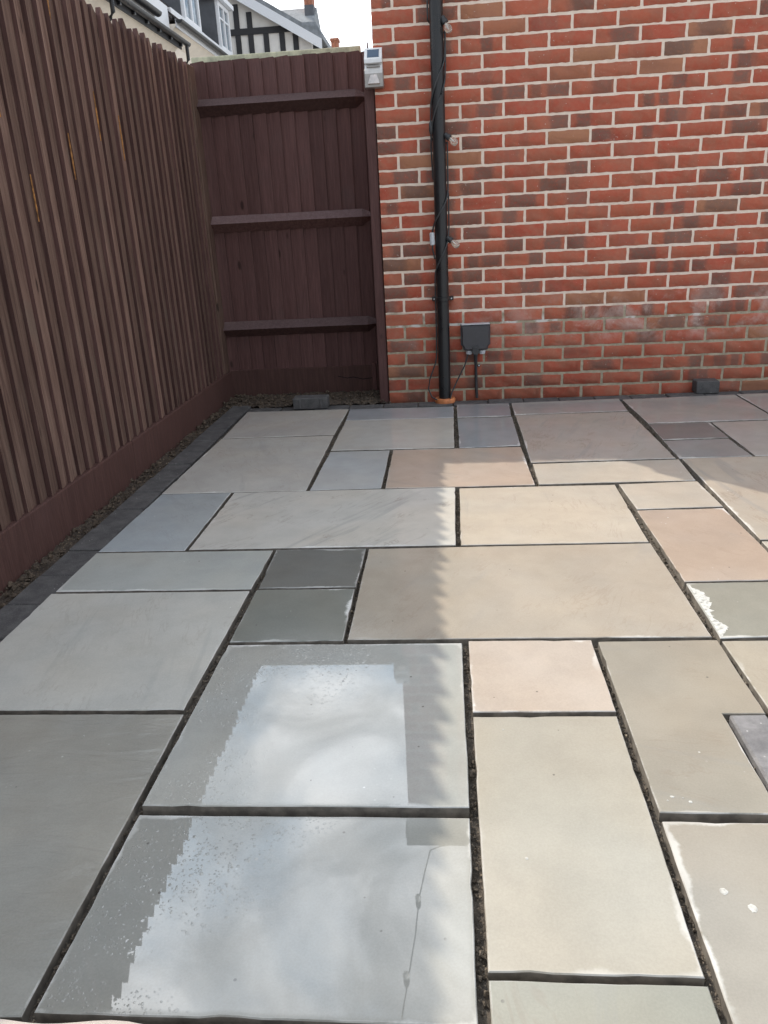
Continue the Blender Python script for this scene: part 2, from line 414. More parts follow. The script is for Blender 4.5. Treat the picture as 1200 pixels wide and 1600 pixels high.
def make_glass(name, tint=(.5, .6, .66)):
    m, t, b = mat(name)
    b.inputs['Base Color'].default_value = tint+(1,); b.inputs['Roughness'].default_value = .03
    b.inputs['IOR'].default_value = 1.9
    t.l(t.bump(t.noise(t.n('ShaderNodeTexCoord').outputs['Object'], 2, 2), .01), b.inputs['Normal'])
    return m
PANE = make_glass('window_glass', (.16, .20, .24))
CELL = make_glass('solar_cell', (.035, .05, .085))
def make_bulb():
    m, t, b = mat('clear_bulb_glass')
    b.inputs['Transmission Weight'].default_value = .8; b.inputs['Roughness'].default_value = .03
    n = t.noise(t.n('ShaderNodeTexCoord').outputs['Object'], 60, 3)
    t.l(t.mix(t.ramp(n, .3, .7), (.95, .88, .76), (1, .97, .92)), b.inputs['Base Color']); b.inputs['IOR'].default_value = 1.45
    return m
BULB = make_bulb()
def make_cloth():
    m, t, b = mat('cream_cloth')
    p = t.n('ShaderNodeTexCoord').outputs['Object']
    n = t.noise(p, 14, 4, .6); w = t.noise(p, 600, 2, .5)
    t.l(t.mix(t.ramp(n, .3, .7), (.44, .38, .34), (.52, .46, .42)), b.inputs['Base Color']); b.inputs['Roughness'].default_value = .95
    t.l(t.bump(t.math('ADD', n, t.math('MULTIPLY', w, .15)), .006), b.inputs['Normal'])
    b.inputs['Sheen Weight'].default_value = .3
    return m
CLOTH = make_cloth()

# ------------------------------------------------------------------ ground
g = MB(); g.v = [(-600, -600, -.075), (600, -600, -.075), (600, 600, -.075), (-600, 600, -.075)]; g.poly((0, 1, 2, 3))
tag(g.build('ground', EARTH), kind='structure')

def rough_sheet(name, x0, x1, y0, y1, z, step, amp, material, parent=None, seed=0):
    from mathutils import noise as mn
    nx = max(2, int((x1-x0)/step)); ny = max(2, int((y1-y0)/step)); b = MB()
    for j in range(ny+1):
        for i in range(nx+1):
            x = x0+(x1-x0)*i/nx; y = y0+(y1-y0)*j/ny
            h = mn.noise((x*38+seed, y*38, 1.3)) + .7*mn.noise((x*90+seed, y*90, 4.1)) + .6*mn.noise((x*11, y*11+seed, 7))
            b.v.append((x+R.uniform(-.3, .3)*step, y+R.uniform(-.3, .3)*step, z+amp*h))
    for j in range(ny):
        for i in range(nx):
            a = j*(nx+1)+i; b.poly((a, a+1, a+nx+2, a+nx+1))
    return b.build(name, material, parent, 180)

patio = rough_sheet('patio', -1.34, 2.86, -1.62, 2.845, -.021, .011, .0042, BED)
tag(patio, kind='structure')
soil = rough_sheet('soil', -1.46, -1.325, -1.62, 3.3, -.020, .010, .016, SOIL, None, 5); tag(soil, kind='structure')
soil2 = rough_sheet('soil_bed', -1.325, -.36, 2.83, 3.3, -.012, .010, .016, SOIL, None, 9); tag(soil2, kind='structure')

# ------------------------------------------------------------------ paving slabs
def sh(px):  return tuple(a/k for a, k in zip(lin(px), (.64, .67, .70)))     # albedo of stone photographed in shade
def su(px):  return tuple(a/k for a, k in zip(lin(px), (1.64, 1.62, 1.60)))  # albedo of stone photographed in sun
SLABS = [  # corners, albedo, wet
 ([(-1.187,2.657),(-.594,2.641),(-.603,2.079),(-1.178,2.071)], sh((153,152,149)), 0),
 ([(-1.18,2.059),(-.604,2.06),(-.602,1.208),(-1.199,1.213)], sh((155,155,152)), 0),
 ([(-1.195,1.201),(-.907,1.199),(-.911,.613),(-1.209,.615)], sh((137,145,150)), 0),
 ([(-.893,1.198),(-.007,1.196),(-.014,.613),(-.899,.618)], sh((163,163,159)), 0),
 ([(-1.212,.605),(-.61,.599),(-.616,.314),(-1.214,.316)], sh((144,149,148)), 0),
 ([(-.60,.604),(-.304,.601),(-.307,.319),(-.595,.319)], sh((95,97,95)), .1),
 ([(-.598,.307),(-.309,.305),(-.307,.008),(-.60,.006)], sh((103,106,102)), .1),
 ([(-.294,.60),(.598,.602),(.601,.014),(-.297,.017)], su((212,200,183)), 0),
 ([(-1.22,.301),(-.618,.302),(-.627,-.287),(-1.222,-.29)], sh((158,160,157)), 0),
 ([(-1.222,-.306),(-.621,-.306),(-.626,-.997),(-1.222,-.997)], sh((128,129,125)), 0),
 ([(-.602,-.003),(-.008,-.002),(-.008,-.592),(-.606,-.595)], sh((138,141,139)), 1),
 ([(-.607,-.61),(-.008,-.609),(-.009,-.992),(-.61,-.992)], sh((124,126,123)), 1),
 ([(.009,0),(.309,0),(.308,-.297),(.009,-.299)], su((231,215,199)), 0),
 ([(.009,-.315),(.306,-.313),(.301,-.911),(.008,-.911)], su((208,200,184)), 0),
 ([(.008,-.924),(.301,-.924),(.300,-1.51),(.008,-1.51)], su((186,183,168)), .12),
 ([(.324,-.009),(.607,-.005),(.607,-.306),(.521,-.306),(.523,-.545),(.607,-.545),(.607,-.6),(.321,-.596)], su((193,184,168)), 0),
 ([(.32,-.616),(.905,-.618),(.905,-1.20),(.313,-1.20)], su((195,186,171)), .10),
 ([(-.586,2.64),(.006,2.626),(.003,2.360),(-.579,2.378)], sh((128,132,137)), .1),
 ([(-.577,2.366),(.002,2.348),(-.002,1.770),(-.58,1.783)], sh((150,150,147)), .1),
 ([(-.58,1.765),(-.301,1.761),(-.30,1.212),(-.587,1.208)], sh((146,150,152)), 0),
 ([(-.286,1.763),(.301,1.757),(.305,1.209),(-.284,1.211)], su((224,204,186)), .05),
 ([(.024,2.673),(.317,2.661),(.306,2.355),(.022,2.362)], sh((118,121,126)), .1),
 ([(.023,2.343),(.309,2.336),(.301,1.776),(.021,1.768)], sh((120,125,130)), .1),
 ([(.331,2.658),(.93,2.68),(.915,2.383),(.325,2.379)], sh((129,129,130)), .05),
 ([(.329,2.365),(.917,2.368),(.922,1.508),(.32,1.50)], sh((137,134,130)), .05),
 ([(.325,1.486),(.93,1.493),(.916,1.214),(.321,1.215)], su((226,216,201)), 0),
 ([(.946,2.661),(1.56,2.688),(1.565,2.115),(.954,2.108)], sh((133,131,130)), .05),
 ([(.951,2.092),(1.241,2.092),(1.236,1.807),(.945,1.802)], sh((97,98,99)), .05),
 ([(.945,1.788),(1.232,1.793),(1.236,1.515),(.938,1.511)], sh((112,115,116)), .15),
 ([(1.253,2.092),(1.84,2.10),(1.84,1.524),(1.248,1.516)], sh((136,134,132)), .05),
 ([(1.573,2.69),(2.165,2.70),(2.16,2.118),(1.577,2.112)], sh((134,131,130)), .05),
 ([(.944,1.498),(1.535,1.508),(1.53,.616),(.936,.616)], su((219,207,190)), 0),
 ([(.01,1.188),(.606,1.184),(.595,.614),(.003,.617)], su((229,217,199)), 0),
 ([(.62,1.183),(.917,1.198),(.921,.916),(.625,.906)], su((225,214,198)), 0),
 ([(.623,.896),(.919,.902),(.925,.328),(.623,.322)], su((214,194,176)), 0),
 ([(.624,.312),(.92,.316),(.916,.02),(.618,.006)], su((178,177,165)), 0),
 ([(.617,-.009),(1.21,-.003),(1.21,-.595),(.622,-.595)], su((208,199,182)), 0),
 ([(.936,.604),(1.53,.602),(1.53,.312),(.936,.31)], su((222,212,195)), 0),
 # the paving goes on beyond the edges of the photograph
 ([(.933,.298),(1.53,.298),(1.53,.012),(.933,.012)], su((205,198,182)), 0),
 ([(.92,-.612),(1.21,-.612),(1.21,-1.2),(.92,-1.2)], su((222,212,195)), 0),
 ([(1.225,-.005),(1.53,-.005),(1.53,-.595),(1.225,-.595)], su((200,190,178)), 0),
 ([(1.225,-.612),(1.82,-.612),(1.82,-1.51),(1.225,-1.51)], su((214,206,190)), 0),
 ([(1.855,2.10),(2.16,2.10),(2.16,1.516),(1.855,1.516)], sh((132,134,136)), 0),
 ([(1.55,1.50),(2.16,1.50),(2.16,.905),(1.55,.905)], su((222,205,190)), 0),
 ([(1.55,.89),(2.16,.89),(2.16,.012),(1.545,.012)], su((214,206,190)), 0),
 ([(1.545,-.005),(2.16,-.005),(2.16,-.595),(1.545,-.595)], su((208,204,188)), 0),
 ([(1.835,-.612),(2.16,-.612),(2.16,-1.51),(1.835,-1.51)], su((190,186,174)), 0),
 ([(2.18,2.70),(2.8,2.70),(2.8,1.81),(2.18,1.81)], sh((140,138,134)), 0),
 ([(2.175,1.795),(2.8,1.795),(2.8,1.2),(2.175,1.2)], su((216,208,190)), 0),
 ([(2.175,1.185),(2.8,1.185),(2.8,.305),(2.175,.305)], su((222,204,188)), 0),
 ([(2.175,.29),(2.8,.29),(2.8,-.6),(2.175,-.6)], su((206,200,186)), 0),
 ([(2.175,-.615),(2.8,-.615),(2.8,-1.51),(2.175,-1.51)], su((214,206,190)), 0),
 ([(-1.222,-1.012),(-.625,-1.012),(-.625,-1.51),(-1.222,-1.51)], sh((140,140,137)), 0),
 ([(-.61,-1.008),(-.008,-1.008),(-.008,-1.51),(-.61,-1.51)], sh((146,145,140)), 0),
 ([(.315,-1.215),(.905,-1.215),(.905,-1.51),(.315,-1.51)], su((204,196,182)), 0),
 ([(.92,-1.215),(1.21,-1.215),(1.21,-1.51),(.92,-1.51)], su((190,184,172)), 0),
]
def slab_mesh(pts, th=.024):
    INS = .028 if len(pts) == 4 else .012
    c = (sum(p[0] for p in pts)/len(pts), sum(p[1] for p in pts)/len(pts))
    pts = [(p[0]-c[0], p[1]-c[1]) for p in pts][::-1]
    area = sum(pts[i][0]*pts[(i+1) % len(pts)][1]-pts[(i+1) % len(pts)][0]*pts[i][1] for i in range(len(pts)))
    if area < 0: pts = pts[::-1]
    ring = []; n = len(pts)
    for i in range(n):
        a, b = Vector(pts[i]), Vector(pts[(i+1) % n]); pr = Vector(pts[i-1])
        e = (b-a).normalized(); nrm = Vector((-e.y, e.x)); e0 = (a-pr).normalized(); n0 = Vector((-e0.y, e0.x))
        mit = (nrm+n0)/(1+nrm.dot(n0)) if nrm.dot(n0) > -.9 else nrm
        ring.append((a, mit, .0)); k = max(2, int((b-a).length/.028)); ph = R.uniform(0, 9)
        for j in range(1, k):
            u = j/k; w = R.uniform(-.0005, .0005) + .0006*math.sin(ph+u*7)
            if R.random() < .035: w += R.uniform(.0012, .003)          # a chipped arris
            ring.append((a.lerp(b, u), nrm, w))
    N = len(ring); b = MB(); ev = []
    for ins, z, e in ((0, -th, 0), (0, -.0018, 0), (.0016, 0, 0.0), (INS, 0, 1.0)):
        for p, nr, w in ring:
            q = p + nr*(ins+(w if ins < .01 else 0)); b.v.append((q.x, q.y, z)); ev.append(e)
    for r in range(3):
        for i in range(N): j = (i+1) % N; b.cur = 1 if r == 0 else 0; b.poly((r*N+i, r*N+j, (r+1)*N+j, (r+1)*N+i))
    b.cur = 0; b.poly(range(3*N, 4*N)); b.poly(range(N-1, -1, -1))
    me = b.mesh('paving_slab', [STONE, CUT], 40)
    at = me.attributes.new('edge', 'FLOAT', 'POINT'); at.data.foreach_set('value', ev)
    return me, c
slab_objs = []
for k, (pts, col, wet) in enumerate(SLABS):
    me, c = slab_mesh(pts)
    o = link('paving_slab', me, patio, (c[0], c[1], R.uniform(-.0012, .0012)))
    o.color = tuple(min(v, .8) for v in col)+(wet,)
    o.pass_index = {2: 1, 3: 2, 8: 1, 7: 1, 9: 3, 24: 2, 31: 2, 26: 1, 14: 1, 0: 1, 1: 1, 15: 1, 20: 1, 32: 1, 34: 1, 36: 1}.get(k, 0)
    o.rotation_euler = (R.uniform(-.0018, .0018), R.uniform(-.0018, .0018), 0)
    if k in (10, 11): o.rotation_euler = (-.014, 0, 0); o['label'] = 'wet grey slab mirroring the cloudy sky'   # laid with a slight fall to the fence
    slab_objs.append(o)
# pale splashes dried on slabs
def splash(parent, x, y, r, stretch=1.0):
    b = MB(); n = 12; L = parent.location
    b.v = [(x-L.x+r*R.uniform(.75, 1.1)*math.cos(6.283*i/n), y-L.y+stretch*r*R.uniform(.75, 1.1)*math.sin(6.283*i/n), .0004) for i in range(n)]
    b.v += [(x-L.x+.7*(vx-x+L.x), y-L.y+.7*(vy-y+L.y), .0010) for vx, vy, _ in b.v]
    for i in range(n): b.poly((i, (i+1) % n, n+(i+1) % n, n+i))
    b.poly(range(n, 2*n)); b.build('splash_mark', SPL, parent, 60)
def make_splash():
    m, t, b = mat('dried_lime_residue')
    p = t.n('ShaderNodeNewGeometry').outputs['Position']
    b.inputs['Base Color'].default_value = (.66, .65, .61, 1); b.inputs['Roughness'].default_value = .85
    t.l(t.ramp(t.noise(p, 75, 4, .6), .30, .56, .42, .90), b.inputs['Alpha'])
    return m
SPL = make_splash()
def on_z(x, y, z=0.0):
    d = ray(x, y); return CAM + d*((z-CAM.z)/d.z)
for px, py, r, k, st in ((1131,1393,.0062,16,1.2),(1176,1419,.0062,16,1.5),(1050,1246,.0042,15,.7),(1079,1254,.0036,15,1),(1043,1252,.0018,15,1),
                     (823,1341,.003,13,1),(786,1140,.002,13,1),(1067,1248,.0015,15,1)):
    q = on_z(px, py); splash(slab_objs[k], q.x, q.y, r, st)

SK = slab_objs[35]; b = MB(); n = 60; wk = .018        # lime stain along the left edge of the grey slab
for i in range(n+1):
    yy = .300-.285*i/n; wk = max(.004, min(.034, wk+R.uniform(-.007, .007))); w = wk*min(1, 6*i/n+.1, 6-6*i/n+.1)
    xl = .624-.006*(.312-yy)/.3+.003
    b.v += [(xl-SK.location.x, yy-SK.location.y, .0006), (xl+w-SK.location.x, yy-SK.location.y+R.uniform(-.003, .003), .0006)]
    if i: b.poly((2*i-2, 2*i-1, 2*i+1, 2*i))
b.build('lime_stain', SPL, SK)
# ------------------------------------------------------------------ charcoal edging blocks, part of the patio
eb = [MB().cbox(-.058, .058, -.0985, .0985, -.05, 0, .004, .0006).mesh('edging_block', CHAR) for _ in range(4)]
ebx = [MB().cbox(-.0985, .0985, -.05, .05, -.05, 0, .004, .0006).mesh('edging_block', CHAR) for _ in range(4)]
y = 2.86; i = 0
while y > -1.6:
    o = link('edging_block', eb[i % 4], patio, (-1.268+.006*(2.8-y)/2.8*-1, y-.1, -.004+R.uniform(-.003, .002))); o.rotation_euler = (0, R.uniform(-.01, .01), R.uniform(-.006, .006))
    y -= .2015; i += 1
x = -1.205
while x < 2.8:
    link('edging_block', ebx[i % 4], patio, (x+.1, 2.735 if x < -.45 else 2.752, -.006+R.uniform(-.003, .003))).rotation_euler = (0, 0, R.uniform(-.006, .006))
    x += .2015; i += 1

def paver(label, x0, x1, y0, y1, z0, z1, rz=0, m=None):
    b = MB().cbox(-(x1-x0)/2, (x1-x0)/2, -(y1-y0)/2, (y1-y0)/2, 0, z1-z0, .0045, .0007)
    o = b.build('paving_block', m or CHAR, None, None, ((x0+x1)/2, (y0+y1)/2, z0)); o.rotation_euler = (0, 0, rz)
    return tag(o, label, 'paving block', 'loose charcoal paving blocks')
pv = paver('charcoal paving block lying on the edging in front of the dark fence at the back', -.925, -.722, 2.69, 2.79, -.004, .062, .02)
for sx in (-.06, .062):   # spacer nibs on its front face
    MB().cbox(sx-.006, sx+.006, -.0535, -.049, .004, .060, .002).build('spacer_nib', CHAR, pv)
paver('small charcoal paving block standing on the edging against the foot of the brick wall', 1.372, 1.497, 2.745, 2.84, -.004, .066, -.03)
paver('charcoal paving block sunk into a notch cut out of a sunlit slab', .531, .606, -.532, -.312, -.02, .004, .0, DUSTY)

# ------------------------------------------------------------------ loose grit on the soil and in the joints: nobody could count it
peb = MB()
ico = [(0, 0, 1), (.9, 0, .2), (-.3, .85, .2), (-.5, -.8, .15), (.3, .5, -.6), (-.2, -.2, -.7)]
def pebble(b, x, y, z, r):
    k = len(b.v); a = R.uniform(0, 6.28); c, s_ = math.cos(a), math.sin(a); f = R.uniform(.5, 1)
    for px, py, pz in ico: b.v.append((x+r*(px*c-py*s_)*R.uniform(.8, 1.2), y+r*(px*s_+py*c)*R.uniform(.8, 1.2), z+r*pz*f))
    for q in ((0,1,2),(0,2,3),(0,3,1),(1,4,2),(1,3,5),(1,5,4),(2,5,3),(2,4,5)): b.poly([k+i for i in q])
for _ in range(1500):
    if R.random() < .6: x, y, z = R.uniform(-1.405, -1.33), R.uniform(-1, 3.2), -.012
    else: x, y, z = R.uniform(-1.4, -.40), R.uniform(2.84, 3.17), -.004
    pebble(peb, x, y, z+R.uniform(-.004, .006), R.choice((.003, .003, .004, .005, .007, .010, .014)))
PEB = make_soil('grit_stones', (.065, .047, .034), (.135, .10, .072), (.30, .24, .18))
tag(peb.build('soil_grit', PEB), kind='stuff')
jg = MB()
for k, (pts, col, wet) in enumerate(SLABS[:40]):
    n = len(pts)
    for i in range(n):
        a, b_ = Vector(pts[i]), Vector(pts[(i+1) % n]); L = (b_-a).length
        if abs(b_.x-a.x) > abs(b_.y-a.y) and R.random() < .85: continue       # the cross joints are swept cleaner
        for _ in range(int(L*120)):
            q = a.lerp(b_, R.random()); e = (b_-a).normalized()
            q = q + Vector((-e.y, e.x))*R.uniform(.002, .011)
            pebble(jg, q.x, q.y, -.017+R.uniform(-.003, .006), R.choice((.0016, .002, .0025, .003, .0045, .006)))
tag(jg.build('joint_grit', make_soil('joint_stones', (.09, .07, .05), (.22, .18, .14), (.50, .41, .30)), patio), kind='stuff')

# ------------------------------------------------------------------ brick building on the right
WX, WY, Z0, CP = -.372, 2.847, .0506, .075
WTOP = Z0+CP*38
gar = thing('brick_building', 'red brick wall of the outbuilding with pale mortar joints and smoky dark bricks', 'brick wall', (WX, WY, 0))
gar.location = (0, 0, 0)
core = MB().box(WX+.002, 4.6, WY+.0022, 7.9, -.08, WTOP)
core.build('mortar', MORTAR, gar)
def brick_mesh(w, h=.0625, d=.05):
    """front outline uneven, arrises worn; origin at the middle of the face"""
    b = MB(); ring = []; nx, nz = max(4, int(w/.02)), 3
    for i in range(nx): ring.append((-w/2+w*i/nx, -h/2))
    for i in range(nz): ring.append((w/2, -h/2+h*i/nz))
    for i in range(nx): ring.append((w/2-w*i/nx, h/2))
    for i in range(nz): ring.append((-w/2, h/2-h*i/nz))
    N = len(ring); ring = [(x+R.uniform(-.0013, .0013), z+R.uniform(-.0017, .0017)) for x, z in ring]
    for ins, y in ((0, d), (0, .0026), (.0018, .0004)):
        for x, z in ring:
            b.v.append((x-math.copysign(min(ins, abs(x)), x), y+(R.uniform(-.0004, .0004) if ins else 0), z-math.copysign(min(ins, abs(z)), z)))
    for r in range(2):
        for i in range(N): j = (i+1) % N; b.poly((r*N+i, r*N+j, (r+1)*N+j, (r+1)*N+i))
    b.poly(range(2*N, 3*N)); b.poly(range(N-1, -1, -1))
    return b
full = [brick_mesh(.2115) for _ in range(7)]; half = [brick_mesh(.1005) for _ in range(4)]
fullm = [b.mesh('brick', BRICK, 50) for b in full]; halfm = [b.mesh('brick', BRICK, 50) for b in half]
far = MB(); nb = 0
def add_far(src, x, y, z, side=False):
    k = len(far.v)
    for vx, vy, vz in src.v: far.v.append((x+vy, y-vx, z+vz) if side else (x+vx, y+vy, z+vz))
    for f in src.f: far.poly([k+i for i in f])
for k in range(-1, 38):
    zc = Z0+k*CP+CP/2; x = WX; odd = k % 2 != 0; first = True
    while x < 4.5:
        w = .2145 if (odd or not first) else .1035
        xc = x+w/2; dy = R.uniform(-.0013, .0003); dz = R.uniform(-.0012, .0012)
        if k <= 26 and x < 1.86:
            o = link('brick', R.choice(fullm if w > .15 else halfm), gar, (xc, WY+dy, zc+dz)); nb += 1
            o.rotation_euler = (R.uniform(-.008, .008), R.uniform(-.006, .006), R.uniform(-.006, .006))
            if R.random() < .5: o.scale = (1, 1, 1)
        else: add_far(R.choice(full if w > .15 else half), xc, WY+dy, zc+dz)
        x += w+.0105+R.uniform(-.001, .001); first = False
    # flank of the building
    yy = WY+.012+(.104 if odd else .215)
    while yy < 7.7:
        add_far(R.choice(full), WX, yy+.11, zc, True); yy += .225
tag(far.build('brickwork', BRICKS_FAR, gar, 50), kind='stuff')
# eaves: fascia, gutter, roof
MB().box(WX-.004, 4.6, WY-.10, WY-.078, WTOP-.05, WTOP+.10).build('fascia', FASCIA, gar)
MB().box(WX-.003, 4.6, WY-.078, WY+.004, WTOP-.02, WTOP+.004).build('soffit', FASCIA, gar)
gb = MB(); ring = [(WY-.102-.055+.055*math.cos(a), WTOP+.08+.055*math.sin(a)) for a in [math.pi+math.pi*i/10 for i in range(11)]]
ring += [(WY-.157+.050*math.cos(a), WTOP+.08+.050*math.sin(a)) for a in [2*math.pi-math.pi*i/10 for i in range(11)]]
gb.prism(ring, 0, WX-.006, 4.6); gb.build('gutter', BLACK, gar, 40)
rf = MB(); zr = WTOP+.10+2.62*math.tan(math.radians(28))
rf.prism([(WY-.12, WTOP+.10), (5.37, zr), (7.98, WTOP+.10), (7.98, WTOP+.03), (5.37, zr-.08), (WY-.06, WTOP+.03)], 0, WX-.02, 4.7)
rf.build('roof', TILE, gar)
gbm = MB(); gbm.prism([(WY+.0, WTOP), (7.9, WTOP), (5.37, zr-.09)], 0, WX+.006, WX+.2); gbm.build('gable', BRICKS_FAR, gar)

# ------------------------------------------------------------------ fences
def feather(top_cut, length):
    """feather-edge board: thick edge at y=0, thin edge at y=.1, outward +x"""
    b = MB(); pl = [(.0035, 0), (.0240, 0), (.0238, .010), (.0062, .098), (.0, .098)]
    zs = [0, length*.35, length*.7, length-.012, length]
    for i, z in enumerate(zs):
        for j, (x, y) in enumerate(pl):
            yy = y; dz = 0
            if i == 4: yy = .049+(y-.049)*.80; dz = top_cut*(y-.05)
            b.v.append((x+R.uniform(-.0006, .0006), yy+R.uniform(-.0012, .0012), z+dz))
    for i in range(4):
        for j in range(5): k = (j+1) % 5; b.cur = 0 if j in (1, 2) else 1; b.poly((i*5+j, i*5+k, i*5+5+k, i*5+5+j))
    b.poly((4, 3, 2, 1, 0)); b.poly(range(20, 25))
    return b
HL = 1.865-.150
fl = thing('board_fence', 'long brown close board fence running down the left side of the patio', 'fence', (-1.44, 0, 0), 'dark stained close board fences')
fl.location = (-1.44, 0, 0)
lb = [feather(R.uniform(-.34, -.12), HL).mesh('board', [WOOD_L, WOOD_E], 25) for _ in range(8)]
y = -2.0; gaps = []
n_l = 0
while y < 3.06:
    o = link('board', R.choice(lb), fl, (R.uniform(-.002, .002), y, .150))
    o.scale = (R.uniform(.9, 1.15), R.uniform(.97, 1.03), 1+R.uniform(-.007, .007)); o.rotation_euler = (R.uniform(-.0035, .0035), R.uniform(-.002, .002), R.uniform(-.012, .012))
    y += .0800+R.uniform(-.0085, .0085); n_l += 1
gv = [MB().cbox(0, .036, 0, 1.745, -.06, .150, .004, .001).mesh('gravel_board', WOOD_G) for _ in range(2)]
for i, y0 in enumerate((-2.0, -.25, 1.50)): link('gravel_board', gv[i % 2], fl, (-.002, y0, 0))
for z in (.40, 1.02, 1.62): MB().prism([(0, z-.045), (0, z+.045), (-.07, z)], 1, -2.0, 3.2).build('rail', WOOD_RAIL, fl)
for y0 in (-1.9, .3, 2.1): MB().cbox(-.12, -.02, y0, y0+.1, -.1, 1.80, .004).build('post', WOOD_RAIL, fl)
MB().cbox(-.01, .030, 3.085, 3.185, .15, 1.868, .004, .001).build('post', WOOD_L, fl)
# orange strips painted on as sunlight leaking between the boards
for py, z0, z1, w in ((1.42, 1.73, 1.86, .006), (.93, 1.36, 1.53, .0035), (1.70, 1.36, 1.54, .004), (1.93, 1.30, 1.48, .006), (1.40, 1.20, 1.36, .004), (1.05, 1.05, 1.2, .003)):
    b = MB(); s_ = [(.0282, py, z0), (.0286, py+w*.5, (z0+z1)/2), (.0282, py+w*.2, z1), (.0282, py-w*.5, (z0+z1)/2)]
    b.v = s_ + [(v[0]-.004, v[1], v[2]) for v in s_]
    b.poly((0, 1, 2, 3)); b.poly((7, 6, 5, 4))
    for i in range(4): b.poly((i, (i+1) % 4, 4+(i+1) % 4, 4+i))
    b.build('gap_light_strip', GAP_LIGHT, fl)

BY = 3.214
PL = on_y(577, 300, 2.86).x; PT = on_y(580, 83, 2.86).z
fb = thing('board_fence', 'short dark brown fence panel with three rails across the back, beside the brick wall', 'fence', (-.95, BY, 0), 'dark stained close board fences')
fb.location = (0, BY, 0)
HB = 1.893-.155
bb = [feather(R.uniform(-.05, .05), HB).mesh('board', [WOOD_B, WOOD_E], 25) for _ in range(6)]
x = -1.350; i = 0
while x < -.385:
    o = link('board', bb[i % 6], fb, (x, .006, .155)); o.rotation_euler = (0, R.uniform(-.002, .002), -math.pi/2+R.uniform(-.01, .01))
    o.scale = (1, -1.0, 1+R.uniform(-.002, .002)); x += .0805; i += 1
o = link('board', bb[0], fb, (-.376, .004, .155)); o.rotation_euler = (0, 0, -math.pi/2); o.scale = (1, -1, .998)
b = MB().cbox(-1.435, -.376, -.020, .004, -.06, .155, .004, .0008); gbk = b.build('gravel_board', WOOD_G, fb)
ck = MB(); zig = [(-.72, .092), (-.66, .078), (-.62, .083), (-.56, .068), (-.50, .074)]
for (x0, z0), (x1, z1) in zip(zig, zig[1:]):
    k = len(ck.v); ck.v += [(x0, -.0212, z0-.002), (x1, -.0212, z1-.002), (x1, -.0212, z1+.003), (x0, -.0212, z0+.003), (x0, -.015, z0), (x1, -.015, z1)]
    for q in ((0, 1, 5, 4), (3, 4, 5, 2), (0, 3, 2, 1)): ck.poly([k+j for j in q])
ck.build('crack', simple('crack_dark_wood', (.012, .008, .007), .9), gbk)  # near-black strip drawn along the crack
for z0, z1 in ((1.612, 1.705), (.984, 1.077), (.365, .458)):
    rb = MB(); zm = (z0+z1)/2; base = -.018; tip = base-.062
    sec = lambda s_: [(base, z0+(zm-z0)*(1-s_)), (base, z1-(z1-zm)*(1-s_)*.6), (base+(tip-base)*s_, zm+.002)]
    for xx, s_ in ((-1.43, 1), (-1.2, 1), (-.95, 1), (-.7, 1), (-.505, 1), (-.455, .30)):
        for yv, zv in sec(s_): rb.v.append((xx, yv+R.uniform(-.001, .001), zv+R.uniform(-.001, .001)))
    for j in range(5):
        for k in range(3): k2 = (k+1) % 3; rb.cur = 0 if k == 1 else 1; rb.poly((j*3+k, j*3+k2, j*3+3+k2, j*3+3+k))  # lower face takes the darker wood, its shade painted in
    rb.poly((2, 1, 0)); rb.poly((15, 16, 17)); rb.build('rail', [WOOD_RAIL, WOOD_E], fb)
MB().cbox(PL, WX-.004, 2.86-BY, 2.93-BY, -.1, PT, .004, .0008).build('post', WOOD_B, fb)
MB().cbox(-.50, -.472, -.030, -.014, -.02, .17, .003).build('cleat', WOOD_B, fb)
MB().cbox(-1.44, -.47, .030, .052, 1.80, 1.925, .003, .001).build('capping_strip', ALGAE, fb)
MB().tube([((PL+WX)/2, 2.89-BY, PT-.01), ((PL+WX)/2, 2.89-BY, PT+.055)], [.007, .003], 6).build('spike', WOOD_RAIL, fb)

# ------------------------------------------------------------------ solar light on the fence post
_q = on_y(586, 137, 2.84); sx = _q.x; sy = 2.843
sol = thing('solar_light', 'small white and silver solar wall light fixed to the top of the fence post', 'solar light', (sx, sy, _q.z))
MB().prism([(-.002, .0), (-.050, .006), (-.058, .075), (-.050, .098), (-.064, .105), (-.062, .122), (-.010, .180), (-.002, .180)], 0, -.045, .045).build('housing', WHITE, sol)
MB().cbox(-.048, .048, -.056, .0, -.006, .078, .003).build('lamp_surround', STEEL, sol)
for z in (.088, .101): MB().cbox(-.034, .034, -.066, -.05, z-.003, z+.003, .001).build('trim', STEEL, sol)
pn = MB(); k = .0012; s0, s1 = Vector((0, -.062, .122)), Vector((0, -.010, .180)); d = (s1-s0); nrm = Vector((0, -d.z, d.y)).normalized()
a, c_ = s0+d*.14+nrm*.0015, s0+d*.84+nrm*.0015
pn.v = [(-.030, a.y, a.z), (.030, a.y, a.z), (.030, c_.y, c_.z), (-.030, c_.y, c_.z)]; a -= nrm*.004; c_ -= nrm*.004
pn.v += [(-.030, a.y, a.z), (.030, a.y, a.z), (.030, c_.y, c_.z), (-.030, c_.y, c_.z)]
for q in ((0,1,2,3),(4,7,6,5),(0,4,5,1),(1,5,6,2),(2,6,7,3),(3,7,4,0)): pn.poly(q)
pn.build('solar_panel', CELL, sol)
lm = MB(); lm.v = [(-.016, -.057, .052), (.016, -.057, .052), (.030, -.072, .010), (-.030, -.072, .010), (-.016, -.05, .052), (.016, -.05, .052), (.030, -.05, .006), (-.030, -.05, .006)]
for q in ((0,1,2,3),(4,7,6,5),(0,4,5,1),(1,5,6,2),(2,6,7,3),(3,7,4,0)): lm.poly(q)
lm.build('reflector', simple('lamp_lens', (.72, .62, .56), .2, .5), sol)

